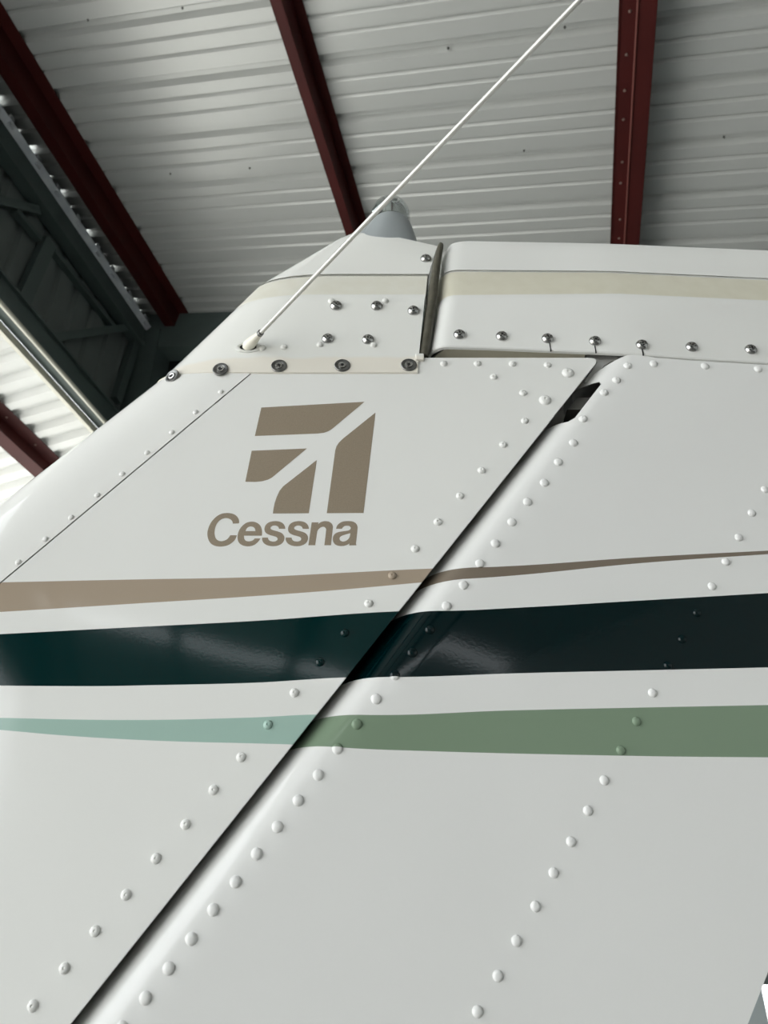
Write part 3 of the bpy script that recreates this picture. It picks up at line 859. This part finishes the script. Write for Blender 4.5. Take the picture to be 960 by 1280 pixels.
bm = bmesh.new(); bm.from_mesh(me); bmesh.ops.remove_doubles(bm, verts=bm.verts[:], dist=1e-6); bmesh.ops.recalc_face_normals(bm, faces=bm.faces[:]); bm.to_mesh(me); bm.free()
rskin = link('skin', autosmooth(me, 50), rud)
# spar and hinge bracket inside the cut-out
def sheared(name, c0, c1, y0, y1, z0, z1, material, parent):
    q = MB(); q.hexa([(gap_x(z)+c, y, z) for z in (z0, z1) for c, y in ((c0,y0),(c1,y0),(c1,y1),(c0,y1))]); return q.build(name, material, parent)
sheared('spar', .0245, .029, D + .008, 2*YC - D - .008, ZB0 + .01, ZTOP - .012, M_INNER, rud)
sheared('spar_web', -.0005 + .0015, .024, YC + .004, YC + .010, zn0 - .012, zn1 + .012, M_INNER, rud)
zA, zB = P(722, 512, D + .014)[2], P(724, 497, D + .014)[2]
sheared('hinge_bracket', .003, .022, D + .014, D + .030, zA, zB, M_BRACKET, rud)
pp = [(731,443.2),(773,445),(773,450),(764,451.5),(755,457),(749,464),(737,480.5),(730.5,477),(747,452.5),(733,446.5)]
y_ = D + .009
vs = [P(x, y, y_) for x, y in pp]; k = len(pp)
vs += [(v[0], v[1] + .003, v[2]) for v in vs]
fs = [tuple(range(k)), tuple(range(2*k-1, k-1, -1))] + [(i, (i+1) % k, k+(i+1) % k, k+i) for i in range(k)]
link('bracket_plate', fixnormals(mesh('bracket_plate', vs, fs, [M_PLATE])), rud)
# rudder rivets
def nrm_r(p):
    e = 2e-4; gx = (rud_y(p[0]+e,p[2])-rud_y(p[0]-e,p[2]))/(2*e); gz = (rud_y(p[0],p[2]+e)-rud_y(p[0],p[2]-e))/(2*e)
    return Vector((gx, -1, gz)).normalized()
nose = [(716.8,553.5),(698,577.6),(680.5,603.5),(659.4,627.4),(640,652.7),(619.4,679.3),(600,704.3),(579.3,731.3),(558.3,757.7),(537.3,787),(515.3,815.7),(493.7,844),(470.3,873.7),(446.3,905.3),(422,936),(398,968.7),(373,1000.5),(347,1033.5),(321,1067.3),(294.7,1102.3),(266.7,1137.3),(239.3,1173.7),(211,1210.7),(182,1247.7),(152,1285),(121,1325),(881,457.8),(817,454.6),(947.5,461.3)]
for x, y in nose: p = Prud(x, y); put('rivet', RV_R, p, rud, nrm_r(p))
for x, y in [(784.7,457),(770.7,475.3),(755,490.7),(728.7,523.4)]: p = Prud(x, y); put('rivet', RV_RB, p, rud, nrm_r(p))
for x, y in [(972,583),(955.9,612),(939.6,641.3),(923.3,671.9),(907.2,702.5),(890,733),(871.3,766),(852.7,799),(835,831.7),(815.7,866.3),(795.7,901.7),(776,938),(755.5,975.3),(735,1013.3),(713.8,1052),(692,1091),(669.6,1133),(645.8,1176),(622.5,1220),(597,1264.6),(570,1311)]:
    p = Prud(x, y); put('rivet', RV_RM, p, rud, nrm_r(p))

# tip cap with the balance horn reaching ahead over the fin
def rear(x, z): return D + KR * max(0, x - gap_x(ZTOP) - LN)
XE = te_x(ZTOP) + .01
def clv(lx, ly, ry, inset, c1):
    a = P(lx, ly, D + inset); b = Pcap(960, ry, inset)
    sl = (b[2] - a[2]) / (b[0] - a[0]); return (a[0], a[2], XE, a[2] + sl * (XE - a[0]), inset, c1)
xl0 = P(533.5, 436, D)[0]
zlowf = lambda x: cap_low(x)
levels = [(xl0+.002, zlowf, XE, 0, .0016, .02), (xl0+.0004, lambda x: cap_low(x)+.0006, XE, 0, -.0008, .02), (xl0, lambda x: cap_low(x)+.002, XE, 0, -.0016, .02),
          clv(534.5, 425, 441, -.0016, .02), clv(543, 378, 385, -.0012, .02), clv(544.5, 373, 380, -.0004, .02), clv(546, 369, 376, .0012, .02), clv(548.5, 345, 357, .0090, .02),
          clv(549.5, 339.5, 354.2, .0112, .02), clv(549.7, 338.8, 353.5, .0140, .02), clv(550, 337.9, 352.6, .0140, .02), clv(550.3, 337, 351.7, .0116, .02), clv(551, 333, 348.8, .0126, .02), clv(553.5, 314, 332.5, .0155, .02), clv(557, 305, 325, .0180, .022)]
t1 = clv(561, 301, 321, .0215, .024); levels.append(t1)
levels += [(t1[0]+.003, t1[1]+.0025, XE, t1[3]+.0025, .0255, .026), (t1[0]+.007, t1[1]+.004, XE, t1[3]+.004, .030, .028), (t1[0]+.012, t1[1]+.0045, XE, t1[3]+.0045, .0345, .03)]
def loft2(levels, nx):
    """same as loft, thinner aft but never inside out"""
    fr = []
    for xl, zl, xr_, zr, inset, c1 in levels:
        row = []
        for i in range(nx):
            t = i / (nx - 1); s = t ** 3
            x = lerp(xl, xr_, s); z = zl(x) if callable(zl) else lerp(zl, zr, s)
            c = min(1, (x - xl) / c1)
            full = YC - rear(x, z); wid = (full - inset * full / T) * (.30 + .70 * (1 - (1 - c) ** 2.2) ** (1/2.2))
            if inset < 0: wid = (full - inset) * (.30 + .70 * (1 - (1 - c) ** 2.2) ** (1/2.2))
            row.append((x, wid, z))
        fr.append(row)
    k = 2 * nx; vs = []; fs = []
    for row in fr:
        vs += [(x, YC - w_, z) for x, w_, z in reversed(row)]; vs += [(x, YC + w_, z) for x, w_, z in row]
    for j in range(len(fr) - 1):
        for i in range(k): fs.append((j*k+i, j*k+(i+1) % k, (j+1)*k+(i+1) % k, (j+1)*k+i))
    fs.append(tuple((len(fr)-1)*k + i for i in range(k)))
    return vs, fs, k
vs, fs, k = loft2(levels, 30)
cap_me = mesh('tip_cap', vs, fs, [M_RCAP, M_BAND]); band_slots(cap_me, levels, k, 6, 8)
cap = link('tip_cap', autosmooth(fixnormals(cap_me), 22), rud)
# closing plate under the horn, slightly up inside the rim
pl = []
for i in range(12):
    x = lerp(xl0 + .0045, P(733, 443, D)[0], i/11); c = min(1, (x - xl0 - .004)/.02)
    pl.append((x, (T - .0022) * (.30 + .70 * (1 - (1 - c) ** 2.2) ** (1/2.2)), cap_low(x) + .0012))
vs = [(x, YC - w_, z) for x, w_, z in pl] + [(x, YC + w_, z) for x, w_, z in reversed(pl)]
n = len(vs); vs += [(x, y, z + .002) for x, y, z in vs]
fs = [tuple(range(n)), tuple(range(2*n-1, n-1, -1))] + [(i, (i+1) % n, n+(i+1) % n, n+i) for i in range(n)]
link('horn_plate', fixnormals(mesh('horn_plate', vs, fs, [M_BEIGE])), cap)
for i, (x, y) in enumerate([(574.3,418.6),(627.3,420.7),(684.5,423.6),(743.7,426.8),(802.3,431.4),(864.4,434.1),(938.2,437.4),(1018,442)]):
    put('screw', SCR, Pcap(x, y, -.0015), cap, (.0, -1, 0), .25 + i * .8)

for x, y in ((686.5, 423.6), (743, 426.8), (802.3, 431.4)):      # slots cut below three screws
    p = Pcap(x + 1, y + 8, -.0017); w_, h_ = .0005, .0105
    q = MB(); z0 = cap_low(p[0]) - .0002; z1_ = z0 + h_
    q.hexa([(p[0]+a, p[1]+b, z) for z in (z0, z1_) for a, b in ((-w_,-.0002),(w_,-.0002),(w_,.001),(-w_,.001))]); q.build('slot', M_RECESS, cap)
for x, y in ((110,25),(228,10),(213,217),(312,210),(655,188),(905,171),(706,34),(560,60)):     # sheet screws in the roof
    r = ray(x, y); ru = r[0]*UA[0] + r[1]*UA[1]; k_ = R0 / (r[2] + SL*ru)
    q = MB(); q.lathe([(.006,.002),(.006,-.002),(.0035,-.003),(.0035,-.010),(0,-.011)], 10, Matrix.Translation((r[0]*k_, r[1]*k_, ZC + r[2]*k_)))
    q.build('roof_screw', M_DARKSTEEL, ceiling, 40)
